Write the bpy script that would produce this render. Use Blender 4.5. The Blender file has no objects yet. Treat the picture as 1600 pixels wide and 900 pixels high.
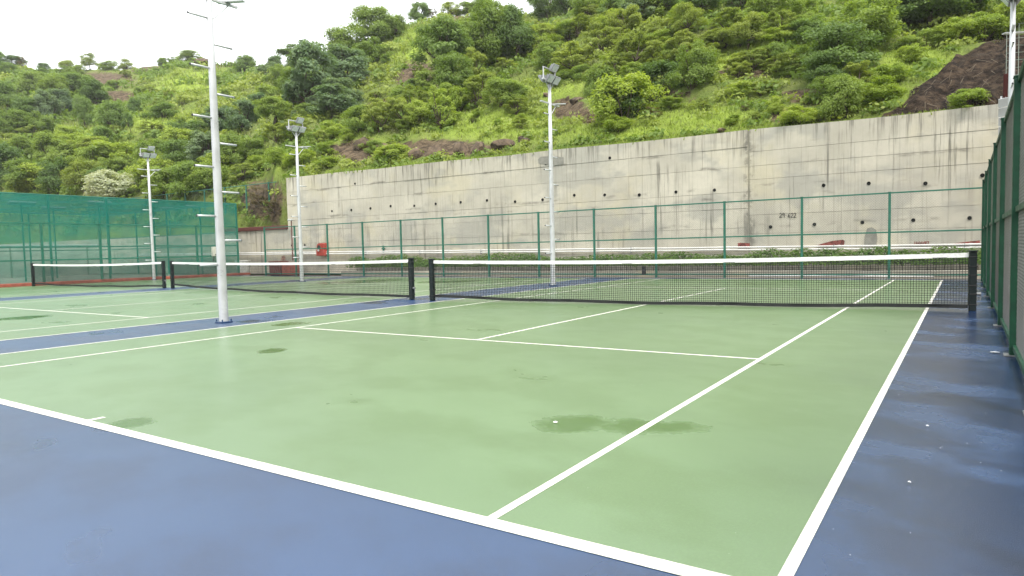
import bpy, bmesh, math, random
import numpy as np
from mathutils import Vector, Matrix
R = math.radians
random.seed(7); RNG = np.random.default_rng(11)
S = bpy.context.scene
COL = S.collection

# ------------------------------------------------------------------ camera, world, sun, exposure
CAM = np.array([0.5554, -2.62106, 1.34497]); YAW, PITCH, ROLL, F = -0.584906, -0.057375, -0.0224935, 1067.38
def cam_axes():
    cy, sy = math.cos(YAW), math.sin(YAW); cp, sp = math.cos(PITCH), math.sin(PITCH)
    f = np.array([sy*cp, cy*cp, sp]); r = np.array([cy, -sy, 0.0]); u = np.cross(r, f)
    c, s = math.cos(ROLL), math.sin(ROLL)
    return c*r+s*u, -s*r+c*u, f
AX = cam_axes()
cd = bpy.data.cameras.new('camera'); cam = bpy.data.objects.new('camera', cd); COL.objects.link(cam)
cd.sensor_width = 36; cd.lens = F/1600*36; cd.clip_start = 0.05; cd.clip_end = 3000
M = Matrix.Identity(4)
for i, v in enumerate((AX[0], AX[1], -AX[2])):
    for j in range(3): M[j][i] = v[j]
for j in range(3): M[j][3] = CAM[j]
cam.matrix_world = M; S.camera = cam

SUN_EL, SUN_AZ = R(58), R(128)          # azimuth clockwise from +Y
w = bpy.data.worlds.new('World'); S.world = w; w.use_nodes = True
nt = w.node_tree; bg = nt.nodes['Background']
sky = nt.nodes.new('ShaderNodeTexSky'); sky.sky_type = 'NISHITA'; sky.sun_disc = False
sky.sun_elevation = SUN_EL; sky.sun_rotation = SUN_AZ; sky.dust_density = 6; sky.air_density = 1.2
mx = nt.nodes.new('ShaderNodeMix'); mx.data_type = 'RGBA'; mx.inputs[0].default_value = 0.82
mx.inputs[7].default_value = (8.6, 8.8, 8.9, 1)     # even cloud cover
nt.links.new(sky.outputs[0], mx.inputs[6]); nt.links.new(mx.outputs[2], bg.inputs[0]); bg.inputs[1].default_value = 0.1
sd = bpy.data.lights.new('sun', 'SUN'); sd.energy = 1.75; sd.angle = R(14); sd.color = (1.0, 0.965, 0.9)
so = bpy.data.objects.new('sun', sd); COL.objects.link(so)
sdir = Vector((math.sin(SUN_AZ)*math.cos(SUN_EL), math.cos(SUN_AZ)*math.cos(SUN_EL), math.sin(SUN_EL)))
so.rotation_euler = sdir.to_track_quat('Z', 'Y').to_euler(); so.location = (20, -20, 40)
vs = S.view_settings; vs.view_transform = 'Standard'; vs.look = 'None'; vs.exposure = 1.38; vs.gamma = 1; vs.use_curve_mapping = False

# ------------------------------------------------------------------ helpers
def proj(P):
    P = np.asarray(P, float) - CAM
    x, y, z = P@AX[0], P@AX[1], P@AX[2]
    return 800+F*x/z, 450-F*y/z
def ray(q): return AX[0]*(q[0]-800)/F - AX[1]*(q[1]-450)/F + AX[2]
def ground(px, py, z=0.0):
    d = ray((px, py)); return CAM + d*(z-CAM[2])/d[2]
def at_y(px, py, Y):
    d = ray((px, py)); return CAM + d*(Y-CAM[1])/d[1]
def at_x(px, py, X):
    d = ray((px, py)); return CAM + d*(X-CAM[0])/d[0]

class MB:                                   # mesh collector
    def __init__(s): s.v = []; s.f = []
    def add(s, vs, fs):
        o = len(s.v); s.v += [tuple(map(float, a)) for a in vs]; s.f += [tuple(i+o for i in f) for f in fs]; return s
    def box(s, x0, x1, y0, y1, z0, z1):
        return s.add([(x0,y0,z0),(x1,y0,z0),(x1,y1,z0),(x0,y1,z0),(x0,y0,z1),(x1,y0,z1),(x1,y1,z1),(x0,y1,z1)],
              [(0,3,2,1),(4,5,6,7),(0,1,5,4),(1,2,6,5),(2,3,7,6),(3,0,4,7)])
    def cbox(s, x0, x1, y0, y1, z0, z1, b=0.01):      # chamfered box
        bm = bmesh.new(); bmesh.ops.create_cube(bm, size=1)
        for v in bm.verts: v.co = Vector(((x0+x1)/2+v.co.x*(x1-x0), (y0+y1)/2+v.co.y*(y1-y0), (z0+z1)/2+v.co.z*(z1-z0)))
        bmesh.ops.bevel(bm, geom=bm.edges[:], offset=b, segments=1, affect='EDGES')
        bm.verts.index_update(); s.add([v.co[:] for v in bm.verts], [[v.index for v in f.verts] for f in bm.faces]); bm.free(); return s
    def tube(s, pts, rad, n=8, cap=True):
        pts = [Vector(p) for p in pts]; rad = rad if isinstance(rad, (list, tuple)) else [rad]*len(pts)
        rings = []; vs = []
        for i, p in enumerate(pts):
            t = (pts[min(i+1, len(pts)-1)]-pts[max(i-1, 0)]).normalized()
            a = t.cross(Vector((0,0,1)) if abs(t.z) < .95 else Vector((1,0,0))).normalized(); b = t.cross(a)
            for k in range(n):
                an = 2*math.pi*k/n; vs.append(p+(a*math.cos(an)+b*math.sin(an))*rad[i])
        fs = [(i*n+k, i*n+(k+1) % n, (i+1)*n+(k+1) % n, (i+1)*n+k) for i in range(len(pts)-1) for k in range(n)]
        if cap: fs += [tuple(range(n))[::-1], tuple((len(pts)-1)*n+k for k in range(n))]
        return s.add(vs, fs)
    def obox(s, c, ax, hs):                  # oriented box: centre, 3 axes, half sizes
        c = Vector(c); a = [Vector(q).normalized() for q in ax]
        vs = [c+a[0]*hs[0]*i+a[1]*hs[1]*j+a[2]*hs[2]*k for k in (-1, 1) for i, j in ((-1,-1),(1,-1),(1,1),(-1,1))]
        return s.add(vs, [(0,3,2,1),(4,5,6,7),(0,1,5,4),(1,2,6,5),(2,3,7,6),(3,0,4,7)])
    def mesh(s, name, mat, smooth=False):
        me = bpy.data.meshes.new(name); me.from_pydata(s.v, [], s.f)
        if mat: me.materials.append(mat)
        if smooth: me.shade_smooth()
        me.update(); return me
    def build(s, name, mat, parent=None, smooth=False, loc=None):
        return link(name, s.mesh(name, mat, smooth), parent, loc)
def link(name, me, parent=None, loc=None):
    o = bpy.data.objects.new(name, me); COL.objects.link(o)
    if parent: o.parent = parent
    if loc is not None: o.location = loc
    return o
def np_mesh(name, V, Fc, mat, smooth=False):
    me = bpy.data.meshes.new(name); n = Fc.shape[1]
    me.vertices.add(len(V)); me.vertices.foreach_set('co', np.asarray(V, np.float32).ravel())
    me.loops.add(Fc.size); me.loops.foreach_set('vertex_index', Fc.astype(np.int32).ravel())
    me.polygons.add(len(Fc)); me.polygons.foreach_set('loop_start', (np.arange(len(Fc))*n).astype(np.int32))
    me.update(calc_edges=True); me.validate()
    if mat: me.materials.append(mat)
    if smooth: me.shade_smooth()
    return me
def tag(o, label=None, cat=None, group=None, kind=None):
    for k, v in (('label', label), ('category', cat), ('group', group), ('kind', kind)):
        if v: o[k] = v
    return o
def thing(name, loc, label, cat, group=None, rz=0):
    o = bpy.data.objects.new(name, None); COL.objects.link(o); o.location = loc; o.rotation_euler.z = rz
    o.empty_display_size = .2
    return tag(o, label, cat, group)

# ------------------------------------------------------------------ materials
class NT:
    def __init__(s, name, rough=.6, spec=.5, metal=0):
        s.m = bpy.data.materials.new(name); s.m.use_nodes = True; s.t = s.m.node_tree
        s.b = s.t.nodes['Principled BSDF']; s.out = s.t.nodes['Material Output']
        s.b.inputs['Roughness'].default_value = rough; s.b.inputs['Specular IOR Level'].default_value = spec
        s.b.inputs['Metallic'].default_value = metal
    def n(s, t, **k):
        nd = s.t.nodes.new(t)
        for a, v in k.items(): setattr(nd, a, v)
        return nd
    def l(s, a, b): s.t.links.new(a, b)
    def pos(s): return s.n('ShaderNodeNewGeometry').outputs['Position']
    def mapped(s, sc, src=None):
        mp = s.n('ShaderNodeMapping'); mp.inputs['Scale'].default_value = sc
        s.l(src or s.pos(), mp.inputs['Vector']); return mp.outputs[0]
    def noise(s, vec, scale, detail=3, rough=.55):
        nd = s.n('ShaderNodeTexNoise'); nd.inputs['Scale'].default_value = scale; nd.inputs['Detail'].default_value = detail
        nd.inputs['Roughness'].default_value = rough; s.l(vec, nd.inputs['Vector']); return nd.outputs[0]
    def ramp(s, f, a, b, c0=0.0, c1=1.0):
        nd = s.n('ShaderNodeMapRange', interpolation_type='SMOOTHSTEP'); s.l(f, nd.inputs[0])
        for i, v in enumerate((a, b, c0, c1)): nd.inputs[1+i].default_value = v
        return nd.outputs[0]
    def math(s, op, a, b=None):
        nd = s.n('ShaderNodeMath', operation=op)
        for i, q in enumerate((a, b)):
            if q is None: continue
            if isinstance(q, (int, float)): nd.inputs[i].default_value = q
            else: s.l(q, nd.inputs[i])
        return nd.outputs[0]
    def mix(s, f, a, b, mode='MIX'):
        nd = s.n('ShaderNodeMix', data_type='RGBA', blend_type=mode)
        for q, i in ((f, 0), (a, 6), (b, 7)):
            if isinstance(q, (int, float)): nd.inputs[i].default_value = q
            elif isinstance(q, tuple): nd.inputs[i].default_value = (*q, 1)
            else: s.l(q, nd.inputs[i])
        return nd.outputs[2]
    def col(s, c):
        if isinstance(c, tuple): s.b.inputs['Base Color'].default_value = (*c, 1)
        else: s.l(c, s.b.inputs['Base Color'])
    def rgh(s, f): s.l(f, s.b.inputs['Roughness'])
    def bump(s, h, st=.3, d=.02):
        nd = s.n('ShaderNodeBump'); nd.inputs['Strength'].default_value = st; nd.inputs['Distance'].default_value = d
        s.l(h, nd.inputs['Height']); s.l(nd.outputs[0], s.b.inputs['Normal'])
def sep(k, v):
    x = k.n('ShaderNodeSeparateXYZ'); k.l(v, x.inputs[0]); return x.outputs
def flat(name, c, rough=.5, spec=.5, metal=0, var=.12, scale=6):
    k = NT(name, rough, spec, metal); f = k.noise(k.pos(), scale, 4)
    d = tuple(q*(1-var*1.6) for q in c); b = tuple(min(1, q*(1+var)) for q in c)
    k.col(k.mix(k.ramp(f, .3, .7), d, b)); k.rgh(k.ramp(f, .25, .75, max(0, rough-.1), min(1, rough+.12))); return k.m

STAINS = [(200,662,46,9),(424,548,26,4),(455,506,30,3),(900,662,90,13),(985,664,40,10),(1000,668,150,10),(560,440,60,3),(30,497,40,3),(700,440,60,2)]
def court(name, c, wetc, hi, streak, olive, spec=1.0, coat=.45, ro=(.30,.42), damp=False):
    k = NT(name, .3, spec); P = k.pos(); k.b.inputs['Coat Weight'].default_value = coat; k.b.inputs['Coat Roughness'].default_value = .3
    RT = k.n('ShaderNodeVectorRotate', rotation_type='Z_AXIS'); RT.inputs['Angle'].default_value = .35; k.l(P, RT.inputs['Vector']); Q_ = RT.outputs[0]
    big = k.noise(k.mapped((.5,.7,1), Q_), .55, 4, .55); fine = k.noise(P, 60, 3, .7); mid = k.noise(k.mapped((.8,1.1,1), Q_), .9, 4, .55)
    base = k.mix(k.ramp(big, .3, .7), tuple(q*.86 for q in c), hi)
    base = k.mix(k.math('MULTIPLY', k.ramp(mid, .44, .62), .75), base, olive)
    base = k.mix(k.math('MULTIPLY', k.ramp(fine, .42, .7), .26), base, tuple(min(1, q*1.5) for q in c))
    sp = k.noise(P, 190, 1, .5); base = k.mix(k.ramp(sp, .76, .8, 0, .35), base, (.5,.52,.5))
    # damp patches where water dried slowly
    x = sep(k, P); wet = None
    for (sx, sy, rx, ry) in STAINS:
        g = ground(sx, sy); gx = ground(sx+rx, sy); gy = ground(sx, sy-ry)
        nrm = k.n('ShaderNodeVectorMath', operation='DISTANCE'); mp = k.n('ShaderNodeMapping')
        a = math.atan2(gx[1]-g[1], gx[0]-g[0]); L = math.hypot(*(gx-g)[:2]); H = max(.18, math.hypot(*(gy-g)[:2])*1.5); L *= 1.15
        mp.vector_type = 'TEXTURE'; mp.inputs['Location'].default_value = (g[0], g[1], 0); mp.inputs['Rotation'].default_value = (0,0,a)
        mp.inputs['Scale'].default_value = (L, H, 1e4); k.l(P, mp.inputs[0]); k.l(mp.outputs[0], nrm.inputs[0])
        m = k.math('ADD', k.ramp(nrm.outputs['Value'], .15, 1.1, 1, 0), 0)
        wet = m if wet is None else k.math('MAXIMUM', wet, m)
    sn_ = k.noise(k.mapped((1,1,1), P), 2.2, 6, .65); st_ = k.math('MULTIPLY', k.ramp(k.math('ADD', wet, k.math('MULTIPLY', k.math('SUBTRACT', sn_, .5), 2.2)), .15, .95), k.ramp(wet, 0, .45))
    pud = k.ramp(k.noise(k.mapped((.6,.9,1), Q_), .9, 4, .55), *streak)
    wet = k.math('MULTIPLY', pud, .8)
    if damp: wet = k.math('MAXIMUM', wet, k.math('MULTIPLY', k.ramp(x[0], -1.6, .7, 0, .75), k.ramp(mid, .38, .55)))      # wet streaks, weighted to darken the pavement towards the fence side
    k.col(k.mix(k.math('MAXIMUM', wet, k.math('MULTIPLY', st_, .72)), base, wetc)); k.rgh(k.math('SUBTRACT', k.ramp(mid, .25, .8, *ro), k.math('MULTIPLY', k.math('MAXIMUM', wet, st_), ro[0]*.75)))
    if coat: k.l(k.math('MULTIPLY', k.math('SUBTRACT', 1.0, st_), coat), k.b.inputs['Coat Weight'])
    k.bump(k.noise(P, 170, 3, .7), .3, .004); return k.m
M = {}
M['green_court'] = court('green_court', (.098,.178,.064), (.038,.10,.008), (.118,.20,.083), (.60,.8), (.074,.137,.036), .85, .38, (.28,.40))
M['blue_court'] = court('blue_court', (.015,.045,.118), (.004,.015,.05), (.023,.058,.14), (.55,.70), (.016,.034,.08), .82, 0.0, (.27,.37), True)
k = NT('line_paint', .6); f = k.noise(k.pos(), 14, 5, .7); k.col(k.mix(k.ramp(f, .35, .7), (.50,.49,.43), (.74,.73,.67))); M['line'] = k.m

XJ = -7.15                                   # expansion joint of the retaining wall
def concrete(name, base=(.36,.335,.265), stains=True):
    k = NT(name, .85, .3); P = k.pos(); x = sep(k, P)
    big = k.noise(P, .35, 5, .6); med = k.noise(P, 2.2, 6, .65); fine = k.noise(P, 30, 3, .6)
    c = k.mix(k.ramp(big, .3, .7), tuple(q*.8 for q in base), tuple(q*1.12 for q in base))
    c = k.mix(k.math('MULTIPLY', k.ramp(k.noise(P, .5, 3), .5, .7), .5), c, (.50,.45,.30))       # yellowish pours
    c = k.mix(k.math('MULTIPLY', k.ramp(k.noise(k.mapped((1,1,1.7), P), .42, 4), .49, .62), .7), c, (.31,.305,.27))   # grey patches
    c = k.mix(k.math('MULTIPLY', k.ramp(med, .35, .75), .28), c, tuple(q*.66 for q in base))
    rnd = k.n('ShaderNodeObjectInfo').outputs['Random']
    c = k.mix(k.math('MULTIPLY', rnd, .3), c, tuple(q*.72 for q in base))
    if stains:
        st = k.noise(k.mapped((2.6,1,.09), P), 1.6, 5, .7); st2 = k.noise(k.mapped((9,1,.16), P), 1.2, 3, .7)
        patch = k.ramp(k.noise(P, .33, 3), .42, .62)
        c = k.mix(k.math('MULTIPLY', k.math('MULTIPLY', k.ramp(st, .52, .64), patch), .75), c, (.12,.115,.095))
        c = k.mix(k.math('MULTIPLY', k.ramp(st2, .52, .72), .36), c, (.16,.15,.125))
        top = k.ramp(x[2], 4.9, 6.5)                       # run-off streaks below the coping
        st3 = k.noise(k.mapped((3.2,1,.12), P), 2.0, 4, .7)
        c = k.mix(k.math('MULTIPLY', k.math('MULTIPLY', k.ramp(st3, .5, .64), top), .8), c, (.075,.07,.06))
        dj = k.math('ABSOLUTE', k.math('SUBTRACT', x[0], k.math('ADD', k.math('MULTIPLY', k.math('SUBTRACT', k.noise(P, 1.5, 4), .5), .7), XJ)))   # mould at the expansion joint
        c = k.mix(k.math('MULTIPLY', k.math('MULTIPLY', k.ramp(dj, 0, .3, 1, 0), k.ramp(k.noise(P, 2.2, 5, .7), .42, .6)), .75), c, (.10,.095,.08))
        for zz in (2.1, 3.3, 3.72, 4.62, 5.45):            # mould along the pour joints
            d = k.math('ABSOLUTE', k.math('SUBTRACT', x[2], k.math('ADD', k.math('MULTIPLY', k.math('SUBTRACT', k.noise(P, .6, 3), .5), .5), zz)))
            jm = k.math('MULTIPLY', k.ramp(d, .0, .12, 1, 0), k.ramp(k.noise(k.mapped((.5,1,1), P), 1.2, 4, .65), .52, .68))
            c = k.mix(k.math('MULTIPLY', jm, .6), c, (.08,.075,.062))
    k.col(c); k.bump(k.math('ADD', fine, k.math('MULTIPLY', med, 2)), .35, .02); return k.m
M['concrete'] = concrete('concrete', (.485,.455,.375)); M['concrete_plain'] = concrete('concrete_plain', (.30,.285,.235), False)
M['hole'] = flat('hole_shade', (.006,.006,.006), .7)  # near-black colour paints the shade of deep holes into shallow cups
M['gal'] = flat('painted_steel', (.50,.515,.52), .36, .5, .25, .06, 3)
M['gal_dark'] = flat('weathered_steel', (.22,.23,.23), .5, .5, .3)
M['fence_green'] = flat('fence_green_paint', (.012,.115,.075), .45, .5, 0, .15, 8)
M['fence_dark'] = flat('fence_deep_green_paint', (.003,.043,.020), .5, .3, 0, .15, 8)
M['wire'] = flat('chain_link_wire', (.10,.12,.11), .5, .5, .5)
M['wire_dark'] = flat('chain_link_wire_dark', (.20,.205,.20), .5, .5, .3)
M['net_black'] = flat('net_cord', (.012,.014,.014), .8)
M['post_black'] = flat('net_post_paint', (.006,.012,.012), .55, .3)
M['band'] = flat('net_band', (.72,.72,.70), .7, .3, 0, .08, 20)
M['pipe'] = flat('pipe_white', (.60,.60,.58), .35, .5, 0, .06, 2)
M['red'] = flat('red_paint', (.30,.03,.018), .45); M['maroon'] = flat('maroon_paint', (.10,.022,.017), .7)
M['oxide'] = flat('oxide_paint', (.045,.008,.006), .8, .2); M['kerb_red'] = flat('kerb_red_paint', (.25,.07,.048), .7, .3, 0, .2, 3)
M['mark_red'] = flat('faded_red_paint', (.20,.055,.045), .8, .3, 0, .4, 9); M['ink'] = flat('black_marker', (.012,.012,.012), .8)
M['pink'] = flat('faded_pink_paint', (.32,.19,.15), .8, .3, 0, .3, 9)
M['glass'] = flat('lamp_glass', (.62,.66,.68), .12, .6); M['grey'] = flat('grey_plastic', (.42,.42,.36), .6)
M['patch_grey'] = flat('cement_patch', (.23,.225,.195), .9, .2, 0, .1, 5)
M['pale_wall'] = flat('pale_plaster', (.52,.52,.46), .9, .2, 0, .08, 1); M['bin'] = flat('white_bin', (.42,.44,.41), .5); M['black'] = flat('black_plastic', (.012,.012,.012), .5)
def netting(name, c, op):
    k = NT(name, .7, .2); k.col(c); tr = k.n('ShaderNodeBsdfTransparent'); ms = k.n('ShaderNodeMixShader')
    P = k.pos(); f = k.noise(k.mapped((.5,.5,2), P), 1.1, 4); o = k.ramp(f, .3, .7, op-.07, op+.07); k.l(o, ms.inputs[0])
    k.l(tr.outputs[0], ms.inputs[1]); k.l(k.b.outputs[0], ms.inputs[2]); k.l(ms.outputs[0], k.out.inputs[0]); return k.m
M['shade'] = netting('green_shade_net', (.010,.22,.165), .36); M['shade_thin'] = netting('green_fence_net', (.012,.17,.115), .15)
M['shade_roof'] = netting('green_roof_net', (.008,.17,.135), .58)
M['slope_net'] = flat('slope_net_cord', (.20,.24,.20), .8)
k = NT('dirt', .95, .2); f = k.noise(k.pos(), 1.5, 6, .65); k.col(k.mix(k.ramp(f, .3, .7), (.11,.075,.048), (.25,.20,.15))); k.bump(f, .4, .05); M['dirt'] = k.m
# hillside: grass, bare soil, dark earth by vertex weights
k = NT('hillside', .95, .15); P = k.pos(); at = k.n('ShaderNodeAttribute', attribute_name='soil'); a = k.n('ShaderNodeSeparateColor'); k.l(at.outputs['Color'], a.inputs[0])
n1 = k.noise(P, .28, 5, .6); n2 = k.noise(P, 1.8, 6, .7); n3 = k.noise(P, .09, 4, .6)
g = k.mix(k.ramp(n2, .3, .7), (.11,.16,.03), (.205,.26,.06)); g = k.mix(k.ramp(n1, .45, .7, 0, .5), g, (.17,.145,.075))
g = k.mix(k.math('MULTIPLY', a.outputs[0], k.ramp(n2, .2, .6, .5, 1)), g, (.27,.36,.055))
so_ = k.mix(k.ramp(k.noise(k.mapped((1,1,2), P), 1.6, 8, .75), .36, .66), (.045,.032,.02), (.20,.15,.095)); g = k.mix(k.ramp(k.math('ADD', a.outputs[1], k.math('MULTIPLY', k.math('SUBTRACT', n2, .5), 1.6)), .4, .75), g, so_)
de = k.mix(k.ramp(k.noise(k.mapped((1,1,1.6), P), 2.2, 8, .8), .38, .68), (.010,.007,.005), (.10,.07,.046)); g = k.mix(k.ramp(a.outputs[2], .3, .6), g, de)
k.col(g); k.bump(k.math('ADD', n2, k.noise(P, 9, 4, .7)), .9, .25); M['hill'] = k.m
k = NT('rock', .9, .3); P = k.pos(); f = k.noise(P, 1.6, 7, .7); c = k.mix(k.ramp(f, .3, .7), (.028,.021,.016), (.17,.125,.082)); k.col(c); k.bump(f, .8, .15); M['rock'] = k.m

def leaf(name, dark, light, trans=.5, rough=.55):
    k = NT(name, rough, .35); P = k.pos(); oi = k.n('ShaderNodeObjectInfo').outputs['Random']
    f = k.noise(P, 1.3, 3); v = k.math('ADD', k.math('MULTIPLY', f, .8), k.math('MULTIPLY', oi, .42)); c = k.mix(k.ramp(v, .3, .9), dark, light); k.col(c)
    tr = k.n('ShaderNodeBsdfTranslucent'); k.l(k.mix(1.0, c, (1.0,1.0,.45), 'MULTIPLY'), tr.inputs[0]); ms = k.n('ShaderNodeMixShader'); ms.inputs[0].default_value = trans
    k.l(k.b.outputs[0], ms.inputs[1]); k.l(tr.outputs[0], ms.inputs[2]); k.l(ms.outputs[0], k.out.inputs[0]); return k.m
L = {'dark': leaf('leaf_dark', (.105,.18,.048), (.195,.29,.076)), 'mid': leaf('leaf_mid', (.16,.245,.046), (.265,.355,.075)),
     'lime': leaf('leaf_lime', (.225,.32,.042), (.35,.44,.078)), 'olive': leaf('leaf_olive', (.205,.27,.05), (.315,.38,.084)),
     'pale': leaf('leaf_pale', (.125,.21,.10), (.24,.315,.175)), 'flower': leaf('leaf_blossom', (.22,.28,.15), (.55,.58,.44)),
     'dry': leaf('leaf_dry', (.12,.10,.055), (.20,.17,.09)), 'hedge': leaf('leaf_hedge', (.07,.15,.02), (.20,.31,.05)),
     'grass': leaf('grass_blade', (.17,.255,.035), (.285,.37,.065), .3), 'straw': leaf('grass_dull', (.135,.175,.042), (.225,.255,.08), .25), 'root': leaf('root', (.06,.045,.03), (.14,.11,.075), .0)}
k = NT('bark', .9, .2); f = k.noise(k.mapped((4,4,1)), 3, 4); k.col(k.mix(f, (.05,.038,.028), (.14,.11,.085))); M['bark'] = k.m

# ------------------------------------------------------------------ ground and courts
def sheet(name, rects, z, mat, parent=None):
    m = MB()
    for (x0, x1, y0, y1) in rects: m.add([(x0,y0,z),(x1,y0,z),(x1,y1,z),(x0,y1,z)], [(0,1,2,3)])
    return m.build(name, mat, parent)
m = MB()
m.add([(-410,-410,-.12),(410,-410,-.12),(410,410,-.12),(-410,410,-.12)], [(0,1,2,3)])
tag(m.build('ground', M['dirt']), kind='structure')
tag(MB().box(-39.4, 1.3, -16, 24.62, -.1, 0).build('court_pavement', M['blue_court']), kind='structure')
for n, (x0, x1) in (('court_right', (-10.973, 0)), ('court_middle', (-25.9, -12.87)), ('court_left', (-39.3, -28.1))):
    tag(sheet(n, [(x0, x1, 0, 23.77)], .0015, M['green_court']), kind='structure')
W5 = .055; ZL = .003
def lines(name, xr, xl, left=True):
    wd = xr-xl; s = wd/10.973; xs, xs2, xc = xr-1.372*s, xl+1.372*s, (xr+xl)/2
    h = W5/2; r = []
    for x in (xr-h, xs-h, xl+h, xs2+h): r.append((x-h, x+h, .1, 23.67))
    r += [(xl, xr, 0, .1), (xl, xr, 23.67, 23.77), (xs2+W5, xs-W5, 5.485, 5.485+W5), (xs2+W5, xs-W5, 18.285-W5, 18.285),
          (xc-h, xc+h, 5.485+W5, 18.285-W5), (xc-h, xc+h, .1, .22), (xc-h, xc+h, 23.55, 23.67)]
    tag(sheet(name, r, ZL, M['line']), kind='structure')
lines('court_lines_right', 0, -10.973); lines('court_lines_middle', -12.87, -25.9); lines('court_lines_left', -28.1, -41.1+2.0)

# ------------------------------------------------------------------ tennis nets
def tennis_net(A, B, h, bot, label, pitch=.046, cord=.0078):
    A, B = Vector(A), Vector(B); d = (B-A); Ln = d.length; d.normalize()
    t = thing('tennis_net', A, label, 'tennis net', 'tennis nets across the three courts', math.atan2(d.y, d.x))
    pw = .06
    for x, sgn in ((0, 1), (Ln, -1)):
        m = MB().cbox(x-pw, x+pw, -pw, pw, 0, h+.02, .012)
        po = m.build('post', M['post_black'], t)
        MB().cbox(x-.075, x+.075, -.075, .075, h+.02, h+.045, .01).build('cap', M['post_black'], po)
        tie = MB().cbox(-pw-.006, pw+.006, -pw-.006, pw+.006, -.012, .012, .004).mesh('lashing', M['net_black'])
        for i in range(6): link('lashing', tie, po, (x, 0, .14+i*(h-.2)/5+random.uniform(-.02,.02)))
        if sgn < 0:
            MB().tube([(x+pw, 0, .32), (x+pw+.07, 0, .32)], .03, 8).tube([(x+pw+.06, 0, .32), (x+pw+.06, 0, .2)], .01, 6).build('winder', M['gal_dark'], po)
    x0, x1 = pw+.01, Ln-pw-.01
    sag = lambda x: .055*4*((x-x0)/(x1-x0))*(1-(x-x0)/(x1-x0))*h
    top = lambda x: h-.005-sag(x)
    def low(x):
        u = (x-x0)/(x1-x0); return bot[0]*(1-u)**4+bot[1]*u**4+.03+.008*math.sin(u*23)
    m = MB(); c = cord/2; n = int((x1-x0)/pitch); pz = top((x0+x1)/2)-.06
    for i in range(n+1):
        x = x0+(x1-x0)*i/n; a, b = low(x)+.03, top(x)-.07; y = .006*math.sin(x*3.1)
        m.add([(x-c,y-c,a),(x+c,y-c,a),(x+c,y+c,a),(x-c,y+c,a),(x-c,y-c,b),(x+c,y-c,b),(x+c,y+c,b),(x-c,y+c,b)], [(0,1,5,4),(1,2,6,5),(2,3,7,6),(3,0,4,7)])
    rows = int(pz/pitch); segs = 60
    for j in range(rows+1):
        vs = []; fs = []
        for i in range(segs+1):
            x = x0+(x1-x0)*i/segs; a, b = low(x)+.03, top(x)-.07; z = a+(b-a)*j/rows; y = .006*math.sin(x*3.1)
            vs += [(x,y-c,z-c),(x,y+c,z-c),(x,y+c,z+c),(x,y-c,z+c)]
            if i: fs += [((i-1)*4+q, (i-1)*4+(q+1) % 4, i*4+(q+1) % 4, i*4+q) for q in range(4)]
        m.add(vs, fs)
    m.build('netting', M['net_black'], t)
    def ribbon(zf, hw, th, mat, name, wob):
        m = MB(); vs = []; fs = []; q = 90
        for i in range(q+1):
            x = x0+(x1-x0)*i/q; z = zf(x); y = wob*math.sin(x*5+math.sin(x*1.7))
            vs += [(x,y-th,z-hw),(x,y+th,z-hw),(x,y+th*.6,z+hw),(x,y-th*.6,z+hw)]
            if i: fs += [((i-1)*4+s, (i-1)*4+(s+1) % 4, i*4+(s+1) % 4, i*4+s) for s in range(4)]
        fs += [(0,1,2,3), (q*4+3,q*4+2,q*4+1,q*4)]
        m.add(vs, fs); m.build(name, mat, t)
    ribbon(lambda x: top(x)-.035, .042, .012, M['band'], 'head_band', .004)
    ribbon(lambda x: low(x)+.014, .036, .012, M['net_black'], 'bottom_tape', .012)
    return t
g3 = lambda px, py: tuple(ground(px, py))
a, b = ground(676,470), ground(1519,486)
tennis_net((a[0],a[1],0), (b[0],b[1],0), 1.08, (.09,.05), 'nearest tennis net with white band, ending beside the tall right fence')
a, b = ground(270,450.5), ground(644,468)
tennis_net((a[0],a[1],0), (b[0],b[1],0), 1.11, (.12,.05), 'middle tennis net crossing behind the near light pole', .06, .0075)
a = ground(257,450); tennis_net((-38.5, 12.75, 0), (a[0],a[1],0), 1.12, (.10,.05), 'farthest tennis net at left, in front of the green netted fence', .06, .0075)

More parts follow.
